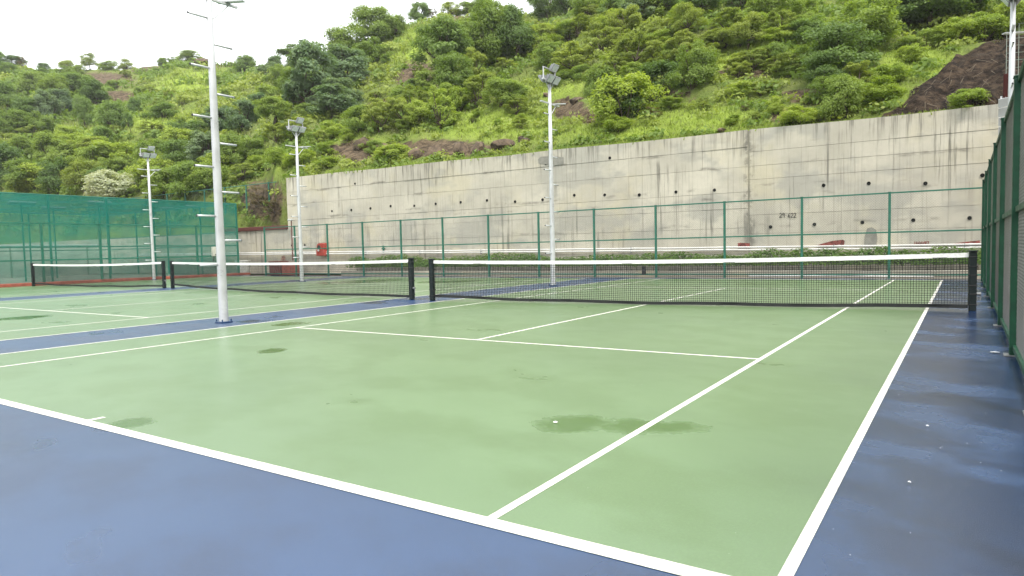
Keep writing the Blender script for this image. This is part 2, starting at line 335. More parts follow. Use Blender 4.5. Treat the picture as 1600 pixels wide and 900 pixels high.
# ------------------------------------------------------------------ fences
def chain_mesh(name, w, h, pitch, r, mat):
    m = MB()
    def seg(x0, z0, x1, z1, y):
        d = Vector((x1-x0, 0, z1-z0)).normalized(); nn = Vector((-d.z, 0, d.x))*r; yy = Vector((0, r, 0))
        a, b = Vector((x0, y, z0)), Vector((x1, y, z1))
        m.add([a-nn, a+yy, a+nn, a-yy, b-nn, b+yy, b+nn, b-yy], [(0,1,5,4),(1,2,6,5),(2,3,7,6),(3,0,4,7)])
    s = pitch*math.sqrt(2); n = int((w+h)/s)
    for i in range(1, n+1):
        c = i*s
        x0, z0 = (c, 0) if c < w else (w, c-w); x1, z1 = (0, c) if c < h else (c-h, h)
        seg(x0, z0, x1, z1, r); seg(w-x0, z0, w-x1, z1, -r)
    return m.mesh(name, mat)
def fence(name, label, A, direc, bays, pitch, h, pm, wm, mesh_pitch, wr, rails, pw=.04, rw=.025, cloth=None, cat='fence'):
    dx, dy = direc; ang = math.atan2(dy, dx)
    t = thing(name, (A[0], A[1], A[2] if len(A) > 2 else 0), label, cat, None, ang)
    pm_ = MB().cbox(-pw, pw, -pw, pw, 0, h, .006).mesh('post', pm); cap = MB().cbox(-pw-.008, pw+.008, -pw-.008, pw+.008, h, h+.015, .005).mesh('cap', pm)
    plate = MB().box(-pw-.05, pw+.05, -pw-.05, pw+.05, .004, .016).mesh('base_plate', M['gal_dark'])
    ch = chain_mesh('chain_link_panel', pitch-2*pw, h-.16, mesh_pitch, wr, wm)
    rl = MB().cbox(pw, pitch-pw, -rw, rw, -rw, rw, .004).mesh('rail', pm)
    for i in range(bays+1):
        po = link('post', pm_, t, (i*pitch, 0, 0)); link('cap', cap, po); link('base_plate', plate, po)
        if i < bays:
            link('chain_link_panel', ch, t, (i*pitch+pw, 0, .1))
            for z in rails: link('rail', rl, t, (i*pitch, 0, z))
            if cloth: link('net_sheet', MB().add([(pw,.03,.1),(pitch-pw,.03,.1),(pitch-pw,.03,h-.03),(pw,.03,h-.03)], [(0,1,2,3)]).mesh('net_sheet', cloth), t, (i*pitch, 0, 0))
    return t
YB = 24.4
fence('chain_link_fence', 'long green chain link fence behind the far baselines', (1.23, YB), (-1, 0), 13, 2.838, 3.0, M['fence_green'], M['wire'], .06, .0013, (.15, 1.62, 2.975))
fence('chain_link_fence', 'tall dark green fence along the right edge of the court', (1.06, -2.62), (0, 1), 8, 3.19, 3.12, M['fence_dark'], M['wire_dark'],   .05, .0013, (.10, 1.66, 3.09), .062, .032)
fence('chain_link_fence', 'lower green fence with thin netting along the red kerb at far left', (-39.3, 25.0), (0, -1), 11, 2.86, 3.23, M['fence_green'], M['wire'], .08, .0013, (.12, 1.3, 3.2), .05, .035, M['shade_thin'])
tag(MB().cbox(-39.75, -39.05, -6, 25.7, 0, .16, .02).build('kerb', M['kerb_red']), 'low red painted kerb under the far left fence', 'kerb')

# ------------------------------------------------------------------ light poles
def flood(m_body, m_glass, c, fx, tilt):
    fw = Vector((fx*math.cos(tilt), 0, -math.sin(tilt))); up = Vector((fx*math.sin(tilt), 0, math.cos(tilt))); sd_ = Vector((0,1,0)); c = Vector(c)
    m_body.obox(c, (sd_, up, fw), (.18, .14, .03)); m_body.obox(c-fw*.06, (sd_, up, fw), (.11, .09, .03))
    for i in range(5): m_body.obox(c-fw*.10+sd_*(-.10+.05*i), (sd_, up, fw), (.006, .085, .03))
    m_glass.obox(c+fw*.038, (sd_, up, fw), (.16, .12, .004))
def light_pole(loc, label, H=7.1):
    t = thing('light_pole', loc, label, 'light pole', 'floodlight poles around the courts')
    MB().tube([(0,0,0),(0,0,.02),(0,0,H*.33),(0,0,H*.66),(0,0,H)], [.089,.089,.080,.069,.052], 24).build('shaft', M['gal'], t, True)
    bp = MB().tube([(0,0,.004),(0,0,.03)], .17, 16)
    for i in range(4): bp.tube([(.14*math.cos(i*1.57+.78), .14*math.sin(i*1.57+.78), .03), (.14*math.cos(i*1.57+.78), .14*math.sin(i*1.57+.78), .07)], .014, 6)
    bp.build('base_plate', M['blue_court'], t)
    z = 1.16; s = -1
    while z < 6.0:
        rr = .089-.036*z/H-.01
        ru = MB().tube([(0, s*rr, z), (0, s*(rr+.40), z+.0)], .021, 8).build('rung', M['gal'], t, True)
        MB().tube([(0, s*(rr+.40), z), (0, s*(rr+.412), z)], .0215, 8).build('end_cap', M['black'], ru)
        z += .48; s = -s
    br = MB().obox((0,.0,6.34), ((0,1,0),(1,0,0),(0,0,1)), (.62,.03,.02)).obox((.08,.42,6.38), ((1,.5,0),(-.5,1,0),(0,0,1)), (.28,.06,.012))
    br.tube([(0,.06,5.96),(0,.42,6.32)], .014, 6).build('bracket_arm', M['gal'], t)
    hd = MB().obox((0,0,H+.02), ((0,1,0),(1,0,0),(0,0,1)), (.46,.03,.025)).tube([(0,-.4,H),(0,-.4,H+.42)], .022, 8).tube([(0,.4,H),(0,.4,H+.42)], .022, 8)
    hd.tube([(0,-.42,H+.42),(0,.42,H+.42)], .022, 8).tube([(0,.04,H-.3),(0,.3,H)], .014, 6).tube([(0,-.04,H-.3),(0,-.3,H)], .014, 6)
    hd.build('lamp_frame', M['gal'], t)
    for (c, fx) in (((.13,.24,H+.05), 1), ((.13,-.16,H+.05), 1), ((.12,.16,H+.46), 1), ((-.13,-.2,H+.06), -1), ((-.13,.24,H+.06), -1)):
        a, b = MB(), MB(); flood(a, b, c, fx, R(38)); fo = a.build('floodlight', M['gal_dark'], t); b.build('glass', M['glass'], fo)
    return t
for (px, py, lab) in ((350,504,'tall white light pole nearest the camera, between the right and middle courts'), (472,440.5,'white light pole standing at the left end of the concrete wall'),
                      (864.5,447,'white light pole behind the nearest net in front of the wall')):
    light_pole(ground(px, py), lab)
light_pole((-38.6, 18.95, 0), 'farthest white light pole, before the green netted fence')
light_pole((1.47, 18.2, 0), 'white light pole behind the tall right fence, cut by the top of the picture')

# ------------------------------------------------------------------ retaining wall
YW = 27.5
wt = lambda x: 6.42-.009*(x+37)+.03*math.sin(x*.7)
rw_ = thing('retaining_wall', (0, YW, 0), 'long weathered concrete retaining wall below the green hillside', 'retaining wall')
MB().add([(-37.3,.03,0),(9,.03,0),(9,.7,0),(-37.3,.7,0),(-37.3,.03,wt(-37.3)-.01),(9,.03,wt(9)-.01),(9,.7,wt(9)-.01),(-37.3,.7,wt(-37.3)-.01)],
         [(0,3,2,1),(4,5,6,7),(0,1,5,4),(1,2,6,5),(2,3,7,6),(3,0,4,7)]).build('wall_core', M['concrete_plain'], rw_)
holes = []
for xs, ys in (((519,549,579,610.5,647.5,681,720,761,805,848,897.5,945,999,1056.3,1116.5), (330,328,325.5,322,321.5,318.5,316,313,315,312,305,304.5,304.5,300,297)),
               ((1287,1357.5,1446,1535), (289.5,286.5,286.5,274)), ((1204,1272.5,1347.5,1427,1515), (354.5,350.5,347.5,344,340.5)),
               ((555,953,853), (287,247.5,256)), ((456,477), (381.5,381))):
    for x, y in zip(xs, ys):
        q = at_y(x, y, YW); holes.append([q[0], q[2]])
def bounds():
    b = [-37.3]
    while b[-1] < XJ-2.4: b.append(b[-1]+1.76)
    b.append(XJ)
    while b[-1] < 8.0: b.append(b[-1]+1.8)
    return b
XB = bounds()
ZLEFT = [0, 1.0, 2.02, 2.85, 3.55, 4.62, 5.45]; ZRIGHT = [0, 1.08, 1.75, 2.55, 3.15, 4.05, 4.62, 5.22]
# keep each weep hole clear of the panel joints
for q in holes:
    for x in XB:
        if abs(q[0]-x) < .13: q[0] = x+math.copysign(.13, q[0]-x)
    for z in (ZLEFT if q[0] < XJ else ZRIGHT):
        if abs(q[1]-z) < .12: q[1] = z+math.copysign(.12, q[1]-z)
HR = .07
def panel(x0, x1, z0, z1a, z1b, y, hs):
    g = .004; bm = bmesh.new()
    gz = .006; cs = [(x0+g,z0+gz),(x1-g,z0+gz),(x1-g,z1b-gz),(x0+g,z1a-gz)]
    vs = [bm.verts.new((x, y, z)) for x, z in cs]; ed = [bm.edges.new((vs[i], vs[(i+1) % 4])) for i in range(4)]
    if hs:
        for hx, hz in hs:
            ring = [bm.verts.new((hx+HR*math.cos(i*math.pi/6), y, hz+HR*math.sin(i*math.pi/6))) for i in range(12)]
            ed += [bm.edges.new((ring[i], ring[(i+1) % 12])) for i in range(12)]
        bmesh.ops.triangle_fill(bm, edges=ed, use_beauty=True, use_dissolve=False)
    else: bm.faces.new(vs)
    bk = [bm.verts.new((x, .028, z)) for x, z in cs]
    for i in range(4): bm.faces.new((vs[i], vs[(i+1) % 4], bk[(i+1) % 4], bk[i]))
    bmesh.ops.recalc_face_normals(bm, faces=bm.faces[:])
    me = bpy.data.meshes.new('concrete_panel'); bm.to_mesh(me); bm.free(); me.materials.append(M['concrete']); return me
rr = random.Random(3)
for left in (1, 0):
    xb = [x for x in XB if (x <= XJ+.01 if left else x >= XJ-.01)]; zb = ZLEFT if left else ZRIGHT
    for zi, z0 in enumerate(zb):
        i = 0
        while i < len(xb)-1:
            j = min(len(xb)-1, i+rr.choice((1,2,2,3)))
            x0, x1 = xb[i]+(.035 if xb[i] == XJ else 0), xb[j]-(.035 if xb[j] == XJ else 0); last = zi == len(zb)-1
            za, zb_ = (wt(x0), wt(x1)) if last else (zb[zi+1], zb[zi+1])
            hs = [(hx, hz) for hx, hz in holes if x0 < hx < x1 and z0 < hz < min(za, zb_)]
            pn = link('concrete_panel', panel(x0, x1, z0, za, zb_, rr.uniform(-.010,.010)-(.012 if last else 0), hs), rw_)
            for hx, hz in hs:
                m = MB(); n = 12; vs = []
                for yy, r_ in ((-.022, HR*1.0), (.026, HR*1.0)): vs += [(hx+r_*math.cos(q*math.pi/6), yy, hz+r_*math.sin(q*math.pi/6)) for q in range(n)]
                fs = [(q, (q+1) % n, n+(q+1) % n, n+q) for q in range(n)]+[tuple(range(n, 2*n))]
                m.add(vs, fs).build('weep_hole', M['hole'], pn)
            i = j
# marks on the wall
def onwall(px, py, off=-.028): q = at_y(px, py, YW); return (q[0], off, q[2])
def decal(name, pts, mat, off=-.028, label=None):
    vs = [onwall(*p, off) for p in pts]; o = MB().add(vs, [tuple(range(len(vs)))]).build(name, mat, rw_)
    if label: o['label'] = label
def strokes(name, polys, px0, py0, sx, sy, wd, mat, label):
    m = MB()
    for pl in polys:
        pts = [Vector(onwall(px0+u*sx, py0+v*sy, -.029)) for u, v in pl]
        for a, b in zip(pts, pts[1:]):
            d = (b-a).normalized(); n_ = Vector((-d.z, 0, d.x))*wd; e = d*wd*.6
            m.add([a-n_-e, b-n_+e, b+n_+e, a+n_-e], [(0,1,2,3)])
    m.build(name, mat, rw_)['label'] = label
DIG = {'2': [[(0,.2),(.3,0),(.6,.2),(.5,.5),(0,1),(.7,.95)]], '9': [[(.6,.1),(.2,0),(0,.3),(.3,.5),(.6,.1),(.6,1)]], '6': [[(.5,0),(.1,.4),(0,.8),(.35,1),(.6,.75),(.3,.55),(.05,.75)]],
       '4': [[(.1,0),(0,.6),(.7,.6)],[(.5,.2),(.5,1)]], '1': [[(.3,0),(.3,1)]], '7': [[(0,0),(.65,0),(.25,1)]], '.': [[(.2,.5),(.35,.52)]]}
def word(s, adv=.95): return [[(u+i*adv, v) for u, v in pl] for i, c in enumerate(s) for pl in DIG[c]]
strokes('painted_number', word('29.622', .8), 1218, 333, 5.6, 6.8, .011, M['ink'], 'black handwritten number 29.622')
strokes('painted_number', word('144497', .82), 1428, 377.5, 4.9, 6, .013, M['mark_red'], 'red handwritten number 144497')
decal('painted_mark', [(1154,388),(1153,380),(1157,379.3),(1172,380),(1171,387)], M['mark_red'], -.028, 'small faded red rectangle')
decal('painted_mark', [(1272,386),(1282,381.5),(1300,376.5),(1317,374.5),(1320,376),(1319,383),(1300,386)], M['mark_red'], -.028, 'red blade shaped smear')
decal('painted_mark', [(1471,383.5),(1490,380.5),(1512,377.5),(1531,375.5),(1531,382.5)], M['mark_red'], -.028, 'red wedge by the fence corner')
decal('painted_mark', [(440,407),(440.5,401),(444,399),(446.5,402),(446,407)], M['pink'], -.028, 'pale pink smear')
decal('cement_patch', [(1350,385),(1352,367),(1355,357),(1362,355),(1369,359),(1371,372),(1369,385)], M['patch_grey'], -.028, 'tall grey cement patch')
decal('cement_patch', [(842,255),(841,249),(845,245),(862,244),(881,246),(881,256),(866,259)], M['patch_grey'], -.028, 'grey cement patch behind the middle pole')
# lower wall further left, plinth and planter
lw = MB().add([(-84,0,0),(-37.35,0,0),(-37.35,.6,0),(-84,.6,0),(-84,0,3.0),(-37.35,0,3.0),(-37.35,.6,3.0),(-84,.6,3.0)], [(0,3,2,1),(4,5,6,7),(0,1,5,4),(1,2,6,5),(2,3,7,6),(3,0,4,7)])
tag(lw.build('low_wall', M['concrete'], None, False, (0, YW+.05, 0)), 'lower concrete wall continuing left of the retaining wall behind the cage', 'wall')
tag(MB().cbox(-44.5, -37.36, YW-.05, YW+.35, 3.01, 3.27, .02).build('steel_beam', M['maroon']), 'dull red beam lying on the low wall at the wall end', 'beam')
tag(MB().cbox(-30.5, 8.5, 27.0, 27.46, -.1, .85, .03).build('plinth', M['concrete_plain']), 'pale concrete ledge along the foot of the retaining wall', 'ledge')
pl = thing('planter', (-11, 25.8, 0), 'low concrete planter trough behind the far fence', 'planter')
MB().cbox(-19.5, 19.5, 0, .14, -.1, .24, .02).build('front_kerb', M['concrete_plain'], pl); MB().box(-19.5, 19.5, .142, 1.1, -.1, .18).build('soil', M['dirt'], pl)
for z, yo, lab in ((1.125, 27.37, 'upper white pipe running along the concrete wall'), (1.015, 27.33, 'lower white pipe running along the concrete wall')):
    t = thing('water_pipe', (0, yo, z), lab, 'pipe', 'white pipes along the wall')
    r0 = random.Random(int(z*100)); xs = np.linspace(-56, 8.4, 60); pts = [(x, r0.uniform(-.008,.008), .0083*max(0,-x)+r0.uniform(-.008,.008)) for x in xs]
    MB().tube(pts, .037, 10).build('pipe', M['pipe'], t, True)
    for i in range(0, 60, 4):
        x, y, zz = pts[i]; MB().tube([(x-.05,y,zz),(x+.05,y,zz)], .046, 10).build('coupling', M['pipe'], t)
        if x > -37: MB().box(x-.2, x-.17, -.03, .09, zz-.09, zz+.06).build('bracket', M['gal_dark'], t)
tag(MB().tube([(-6.6,25.35,.0),(-3,25.36,.02),(-.3,25.33,.0)], .035, 8).build('loose_pipe', M['pipe'], None, True, (0,0,.035)), 'loose white pipe on the ground behind the far fence', 'pipe')
q = at_y(503, 390, YW-.2)
hb = thing('hose_reel', (q[0], YW-.25, q[2]-.4), 'red hose reel box mounted on the wall at left', 'hose reel')
MB().cbox(-.38, .38, -.12, .2, 0, .42, .03).build('box', M['red'], hb); MB().tube([(-.02,-.13,.55),(-.02,.1,.55)], .27, 18).build('reel', M['red'], hb)
MB().tube([(-.05,-.17,.55),(-.05,-.131,.55)], .13, 14).build('hub', M['black'], hb); MB().cbox(.12, .4, -.1, .2, .43, .82, .04).build('hose_guide', M['red'], hb)
MB().tube([(-.08,-.2,.36),(-.08,-.14,.36)], .07, 10).build('valve', M['bin'], hb)
q0 = at_y(421, 430, 26.0); q1 = at_y(456, 430, 26.0)
for i, (a, b, hh, mt, lab) in enumerate(((q0[0], q0[0]+1.05, .92, 'maroon', 'dark maroon metal crate by the left end of the planter'), (q0[0]+1.25, q1[0], .86, 'kerb_red', 'lighter red metal crate by the left end of the planter'))):
    t = thing('crate', ((a+b)/2, 26.0, -.1), lab, 'crate', 'red crates behind the fence'); hw = (b-a)/2
    MB().cbox(-hw, hw, 0, .7, .1, hh, .015).build('body', M[mt], t); MB().cbox(-hw-.03, hw+.03, -.03, .73, hh, hh+.06, .01).build('lid', M['maroon'], t)
    for x in (-hw+.08, hw-.08): MB().box(x-.04, x+.04, .02, .68, 0, .1).build('foot', M['maroon'], t)
    for x in np.linspace(-hw+.1, hw-.1, 5): MB().box(x-.02, x+.02, -.02, -.002, .14, hh-.04).build('rib', M[mt], t)
q = at_y(455, 345, 27.2)
t = thing('lamp_post', (q[0], 27.2, 0), 'thin dark lamp post with small white lamp at the wall end', 'lamp post')
MB().tube([(0,0,.9),(0,0,q[2])], .035, 8).build('shaft', M['maroon'], t); MB().cbox(-.28, .16, -.1, .1, q[2], q[2]+.12, .03).build('lamp', M['bin'], t)
q = at_y(797, 391, YW-.06); t = thing('valve_box', (q[0]-.0, YW-.04, q[2]), 'small green valve fixed on the wall above the white pipes', 'valve')
q = at_y(599, 389, YW-.06); t.location = (q[0], YW-.06, q[2]-.1); MB().tube([(0,0,-.15),(0,0,.3)], .05, 8).build('stem', M['fence_green'], t); MB().tube([(-.12,0,.12),(.12,0,.12)], .04, 8).build('handle', M['fence_green'], t)
q = at_y(380, 425, 26.3); t = thing('bin', (q[0], 26.3, -.1), 'white perforated waste bin behind the green cage', 'bin')
MB().tube([(0,0,0),(0,0,1.0)], [.42,.5], 16).build('body', M['bin'], t); MB().tube([(0,0,1.0),(0,0,1.07)], .53, 16).build('rim', M['bin'], t)
q = at_x(336, 393, -38.9); t = thing('switch_box', (-38.9, q[1], q[2]-.3), 'small beige switch box on the left fence behind the near pole', 'switch box')
MB().cbox(-.1, .1, -.2, .2, 0, .6, .02).build('case', M['grey'], t); MB().tube([(.0,-.1,0),(.0,-.12,-.5),(0,.0,-.8)], .02, 6).build('cable', M['black'], t); MB().box(.1,.112,-.06,.06,.06,.14).build('switch', M['black'], t)
q = at_y(1006.5, 428, YB-.08); tag(MB().cbox(-.09,.09,-.05,.03,-.16,.1,.02).cbox(-.06,.06,-.07,.05,.1,.17,.01).build('junction_box', M['black'], None, False, (q[0], YB-.1, .32)), 'small black box hanging low on the far fence', 'junction box')

# ------------------------------------------------------------------ green net cage at far left
cg = thing('net_cage', (-40.6, 25.9, 0), 'tall cage of green shade netting behind the left fence', 'net cage')
CH, CW, CL = 4.8, 17.0, 34.0
po = MB().tube([(0,0,-.1),(0,0,CH)], .06, 8).mesh('post', M['fence_green'])
ys = [0, -5.7, -8.4, -11.4, -14.3, -17.6, -21, -25, -30, -34]
for y in ys:
    link('post', po, cg, (0, y, 0)); link('post', po, cg, (-CW, y, 0)); MB().tube([(0,y,CH),(-CW,y,CH)], .03, 6).build('roof_cable', M['fence_green'], cg)
for x in (-4.2, -8.5, -12.8):
    link('post', po, cg, (x, 0, 0))
    MB().tube([(x,0,CH),(x,-CL,CH)], .03, 6).build('roof_cable', M['fence_green'], cg)
for x in (0, -CW):
    for z in (CH, 2.0): MB().tube([(x,0,z),(x,-CL,z)], .04, 6).build('rail', M['fence_green'], cg)
for z in (CH, 2.9, 2.0): MB().tube([(0,0,z),(-CW,0,z)], .04, 6).build('rail', M['fence_green'], cg)
def netgrid(name, f, nu, nv, mat):
    V = np.array([f(u/nu, v/nv) for u in range(nu+1) for v in range(nv+1)]); i = np.arange(nu)[:, None]*(nv+1)+np.arange(nv)[None]
    Q = np.stack([i, i+nv+1, i+nv+2, i+1], -1).reshape(-1, 4); return link(name, np_mesh(name, V, Q, mat, True), cg)
netgrid('front_net', lambda u, v: (.07+.05*math.sin(u*40)*math.sin(v*3), -CL*u, .1+3.0*v), 60, 6, M['shade'])
netgrid('upper_front_net', lambda u, v: (.08+.05*math.sin(u*37)*math.sin(v*3), -CL*u, 3.1+(CH-3.12)*v), 60, 6, M['shade_roof'])
netgrid('back_net', lambda u, v: (-CW-.07, -CL*u, 2.2+(CH-2.3)*v), 30, 6, M['shade'])
netgrid('side_net', lambda u, v: (-CW*u, .07+.04*math.sin(u*30), .1+(CH-.12)*v), 30, 8, M['shade_thin'])
netgrid('roof_net', lambda u, v: (-CW*v, -CL*u, CH-.16*abs(math.sin(v*math.pi*4))*abs(math.sin(u*math.pi*9))-.02), 72, 32, M['shade_roof'])
tag(MB().box(-57.9, -39.76, -10, 25.6, -.1, .02).build('cage_floor', M['concrete_plain']), kind='structure')
bw = thing('boundary_wall', (-59.3, 14, 0), 'grey boundary wall with white coping beyond the green cage', 'wall')
MB().box(-.15, .15, -14, 11.8, -.1, 2.35).build('panel', M['pale_wall'], bw); MB().cbox(-.2, .2, -14, 11.8, 2.352, 2.47, .02).build('coping', M['pipe'], bw)
for i in range(10): MB().cbox(.155, .24, -13.5+i*2.7, -13.4+i*2.7, -.1, 2.34, .02).build('pilaster', M['concrete_plain'], bw)
for i, (px, py, X) in enumerate(((33,317,-47), (83,325,-52), (154,317,-46.5), (264,326,-52), (302,323,-50))):
    q = at_x(px, py, X)
    nm = ('leftmost', 'second', 'middle', 'fourth', 'rightmost')[i]
    t = thing('cage_lamp', (X, q[1], 0), nm + ' of the five lamp poles seen inside the green cage', 'lamp post', 'lamp poles inside the cage'); h = q[2]
    MB().tube([(0,0,-.1),(0,0,h)], .05, 8).build('shaft', M['fence_green'], t); MB().tube([(0,-.7,h-.1),(0,.7,h-.1)], .03, 6).build('crossbar', M['gal_dark'], t)
    for y in (-.5, 0, .5): MB().obox((.1,y,h), ((0,1,0),(1,0,.4),(-.4,0,1)), (.22,.16,.05)).build('lamp', M['gal_dark'], t)

# ------------------------------------------------------------------ slatted panel behind the right fence
t = thing('slatted_panel', (1.42, 19.6, 3.3), 'pale slatted metal panel beside the pole behind right fence', 'panel')
for x in (-.10, .26): MB().box(x-.02, x+.02, .06, .12, 0, 1.75).build('upright', M['gal'], t)
for i in range(7):
    MB().obox((.08+.008*i, .0, .15+.24*i), ((1,0,.10),(0,1,.35),(0,-.35,1)), (.22+.012*i, .02, .108)).build('slat', M['gal'], t)
for x in (-.10, .26): MB().box(x-.025, x+.025, .05, .13, -3.4, 0).build('leg', M['gal_dark'], t)

# ------------------------------------------------------------------ hillside terrain
def vnoise(x, y, seed=0):
    def h(i, j): 
        v = np.sin(i*127.1+j*311.7+seed*74.7)*43758.5453; return v-np.floor(v)
    xi, yi = np.floor(x), np.floor(y); fx, fy = x-xi, y-yi; fx = fx*fx*(3-2*fx); fy = fy*fy*(3-2*fy)
    return (h(xi,yi)*(1-fx)+h(xi+1,yi)*fx)*(1-fy)+(h(xi,yi+1)*(1-fx)+h(xi+1,yi+1)*fx)*fy
def fbm(x, y, o=4, seed=0): return sum(.5**i*(vnoise(x*2**i, y*2**i, seed+i)-.5) for i in range(o))
F2, R2 = np.array([math.sin(YAW), math.cos(YAW)]), np.array([math.cos(YAW), -math.sin(YAW)])
PX = np.linspace(-760, 2600, 337)
CR = np.interp(PX, [-760,0,100,200,300,380,430,480,540,600,660,720,780,840,900,1000,1200,1600,2600], [95,100,112,112,98,105,116,114,94,68,42,29,30,25,4,-34,-95,-150,-190])
DC = np.interp(PX, [-760,0,380,440,500,700,1000,1600,2600], [185,172,158,138,120,110,105,92,88])
kk = (PX-800)/F
den = F2[1]+R2[1]*kk
D0 = np.where(den > .25, (YW+.55-CAM[1])/np.maximum(den, .25), 200); D0 = np.minimum(D0, np.interp(PX, [-760,0,200], [90,80,90]))
Z0 = np.interp(PX, [424,447], [2.7,6.0])
XYc = CAM[:2]+DC[:, None]*(F2+kk[:, None]*R2)
# crest height so that the ridge stands where the photograph shows it
zz = np.linspace(0, 120, 1201); ZC = np.array([zz[np.argmin(abs(proj(np.column_stack([np.repeat(XYc[i][None], 1201, 0), zz]))[1]-CR[i]))] for i in range(len(PX))])
T = np.concatenate([[0, 0, .008], np.linspace(.02, 1, 110)**1.15, 1+np.linspace(.03, .8, 12)])
GX = np.zeros((len(PX), len(T), 3))
for j, t_ in enumerate(T):
    d = D0+(DC-D0)*t_; xy = CAM[:2]+d[:, None]*(F2+kk[:, None]*R2)
    g_ = min(t_, 1.0); bank = np.where(PX < 446, 2.3, .35)*np.clip((d-D0)/2.2, 0, 1)
    z = Z0+bank+(ZC-Z0-bank)*(g_**.93)-max(0, t_-1)*6
    amp = np.clip((d-D0)/8, 0, 1)
    z = z+amp*(2.2*fbm(xy[:,0]*.07, xy[:,1]*.07, 4, 3)*(.4 if t_ > .9 else 1)+.9*fbm(xy[:,0]*.35, xy[:,1]*.35, 3, 9))
    s_ = (z*.42+fbm(xy[:,0]*.05, xy[:,1]*.05, 3, 5)*3); z = z+amp*.28*np.sin(s_*2*math.pi)       # faint terraces
    GX[:, j, :2] = xy; GX[:, j, 2] = z if j else -.3
PPX, PPY = proj(GX.reshape(-1, 3)); PPX = PPX.reshape(GX.shape[:2]); PPY = PPY.reshape(GX.shape[:2])
def ell(L_): 
    o = np.zeros_like(PPX)
    for (x, y, rx, ry) in L_: o = np.maximum(o, np.clip(1.5-np.hypot((PPX-x)/rx, (PPY-y)/ry)*1.1, 0, 1))
    return o
LIME = ell([(760,195,110,28),(980,205,120,18),(1100,190,110,22),(880,140,70,14),(1170,95,80,18),(1120,110,60,14),(300,130,60,22),(110,215,90,16),(250,190,60,18),(1240,60,70,40),(1420,90,60,20),(560,230,60,14),(640,80,30,40),(440,250,40,16),(1440,110,70,16),(1390,150,40,16)])
SOIL = ell([(890,170,36,20),(930,185,30,12),(560,235,50,20),(690,232,110,16),(1270,150,60,14),(1160,115,60,10),(650,120,40,30),(160,125,60,14),(230,110,30,8),(340,98,40,8),(412,312,44,36),(430,330,30,24),(1230,180,40,14),(600,170,40,14),(720,30,20,8),(180,150,40,10),(1050,150,60,10)])
DARK = np.clip((PPY-(190-(PPX-1357)*.72)+26*fbm(GX[..., 0]*.45, GX[..., 1]*.45, 4, 33))/9, 0, 1)*np.clip((PPX-1362)/8, 0, 1)*np.clip((PPY-48)/10, 0, 1)
GX[..., 2] += DARK*(DARK*.9*fbm(GX[..., 0]*.9, GX[..., 1]*.9, 4, 41)+.3*np.abs(fbm(GX[..., 0]*2.2, GX[..., 1]*2.2, 3, 44)))
nu, nv = GX.shape[:2]; i = np.arange(nu-1)[:, None]*nv+np.arange(nv-1)[None]
Q = np.stack([i, i+nv, i+nv+1, i+1], -1).reshape(-1, 4)
me = np_mesh('hillside', GX.reshape(-1, 3), Q, M['hill'], True)
ca = me.color_attributes.new('soil', 'FLOAT_COLOR', 'POINT'); ca.data.foreach_set('color', np.stack([LIME, SOIL, DARK, np.ones_like(LIME)], -1).astype(np.float32).ravel())
tag(link('hillside', me), kind='structure')
NV1 = int(np.sum(T <= 1.0))
def on_hill(px, py):
    c = (px-PX[0])/(PX[1]-PX[0]); a = int(np.clip(math.floor(c), 0, nu-2)); f_ = c-a
    col = GX[a]*(1-f_)+GX[a+1]*f_; x_, y_ = proj(col[:NV1]); ok = np.where(y_ <= py)[0]
    j = ok[0] if len(ok) else NV1-1
    if j <= 1: return col[1]
    t_ = (y_[j-1]-py)/max(1e-6, y_[j-1]-y_[j]); t_ = min(max(t_, 0), 1); return col[j-1]*(1-t_)+col[j]*t_

# steep bank beyond the right fence, added out of view to darken that side
ny, nx = 80, 46; yy = np.linspace(-40, 33, ny); uu = np.linspace(0, 1, nx)
BX = np.zeros((ny, nx, 3)); dd = 30*uu**1.3
BX[..., 0] = 4.6+dd[None]+.8*fbm(yy*.12, yy*0, 3, 21)[:, None]; BX[..., 1] = yy[:, None]
BX[..., 2] = -.3+np.where(dd < 9, dd*1.35, 12.15+(dd-9)*.7)[None]
BX[..., 2] += np.clip(dd/2, 0, 1)[None]*(2.0*fbm(BX[..., 0]*.2, BX[..., 1]*.2, 4, 23)); BX[..., 0] += .5*fbm(BX[..., 1]*.5, BX[..., 2]*.5, 3, 25)
i = np.arange(ny-1)[:, None]*nx+np.arange(nx-1)[None]; Q = np.stack([i, i+nx, i+nx+1, i+1], -1).reshape(-1, 4)
me = np_mesh('shade_bank', BX.reshape(-1, 3), Q, M['hill'], True); ca = me.color_attributes.new('soil', 'FLOAT_COLOR', 'POINT')
sl = np.clip(1.4-dd/9, 0, 1)[None]*np.ones((ny, 1)); ca.data.foreach_set('color', np.stack([0*sl, 0*sl, sl, sl*0+1], -1).astype(np.float32).ravel())
tag(link('shade_bank', me), kind='structure')

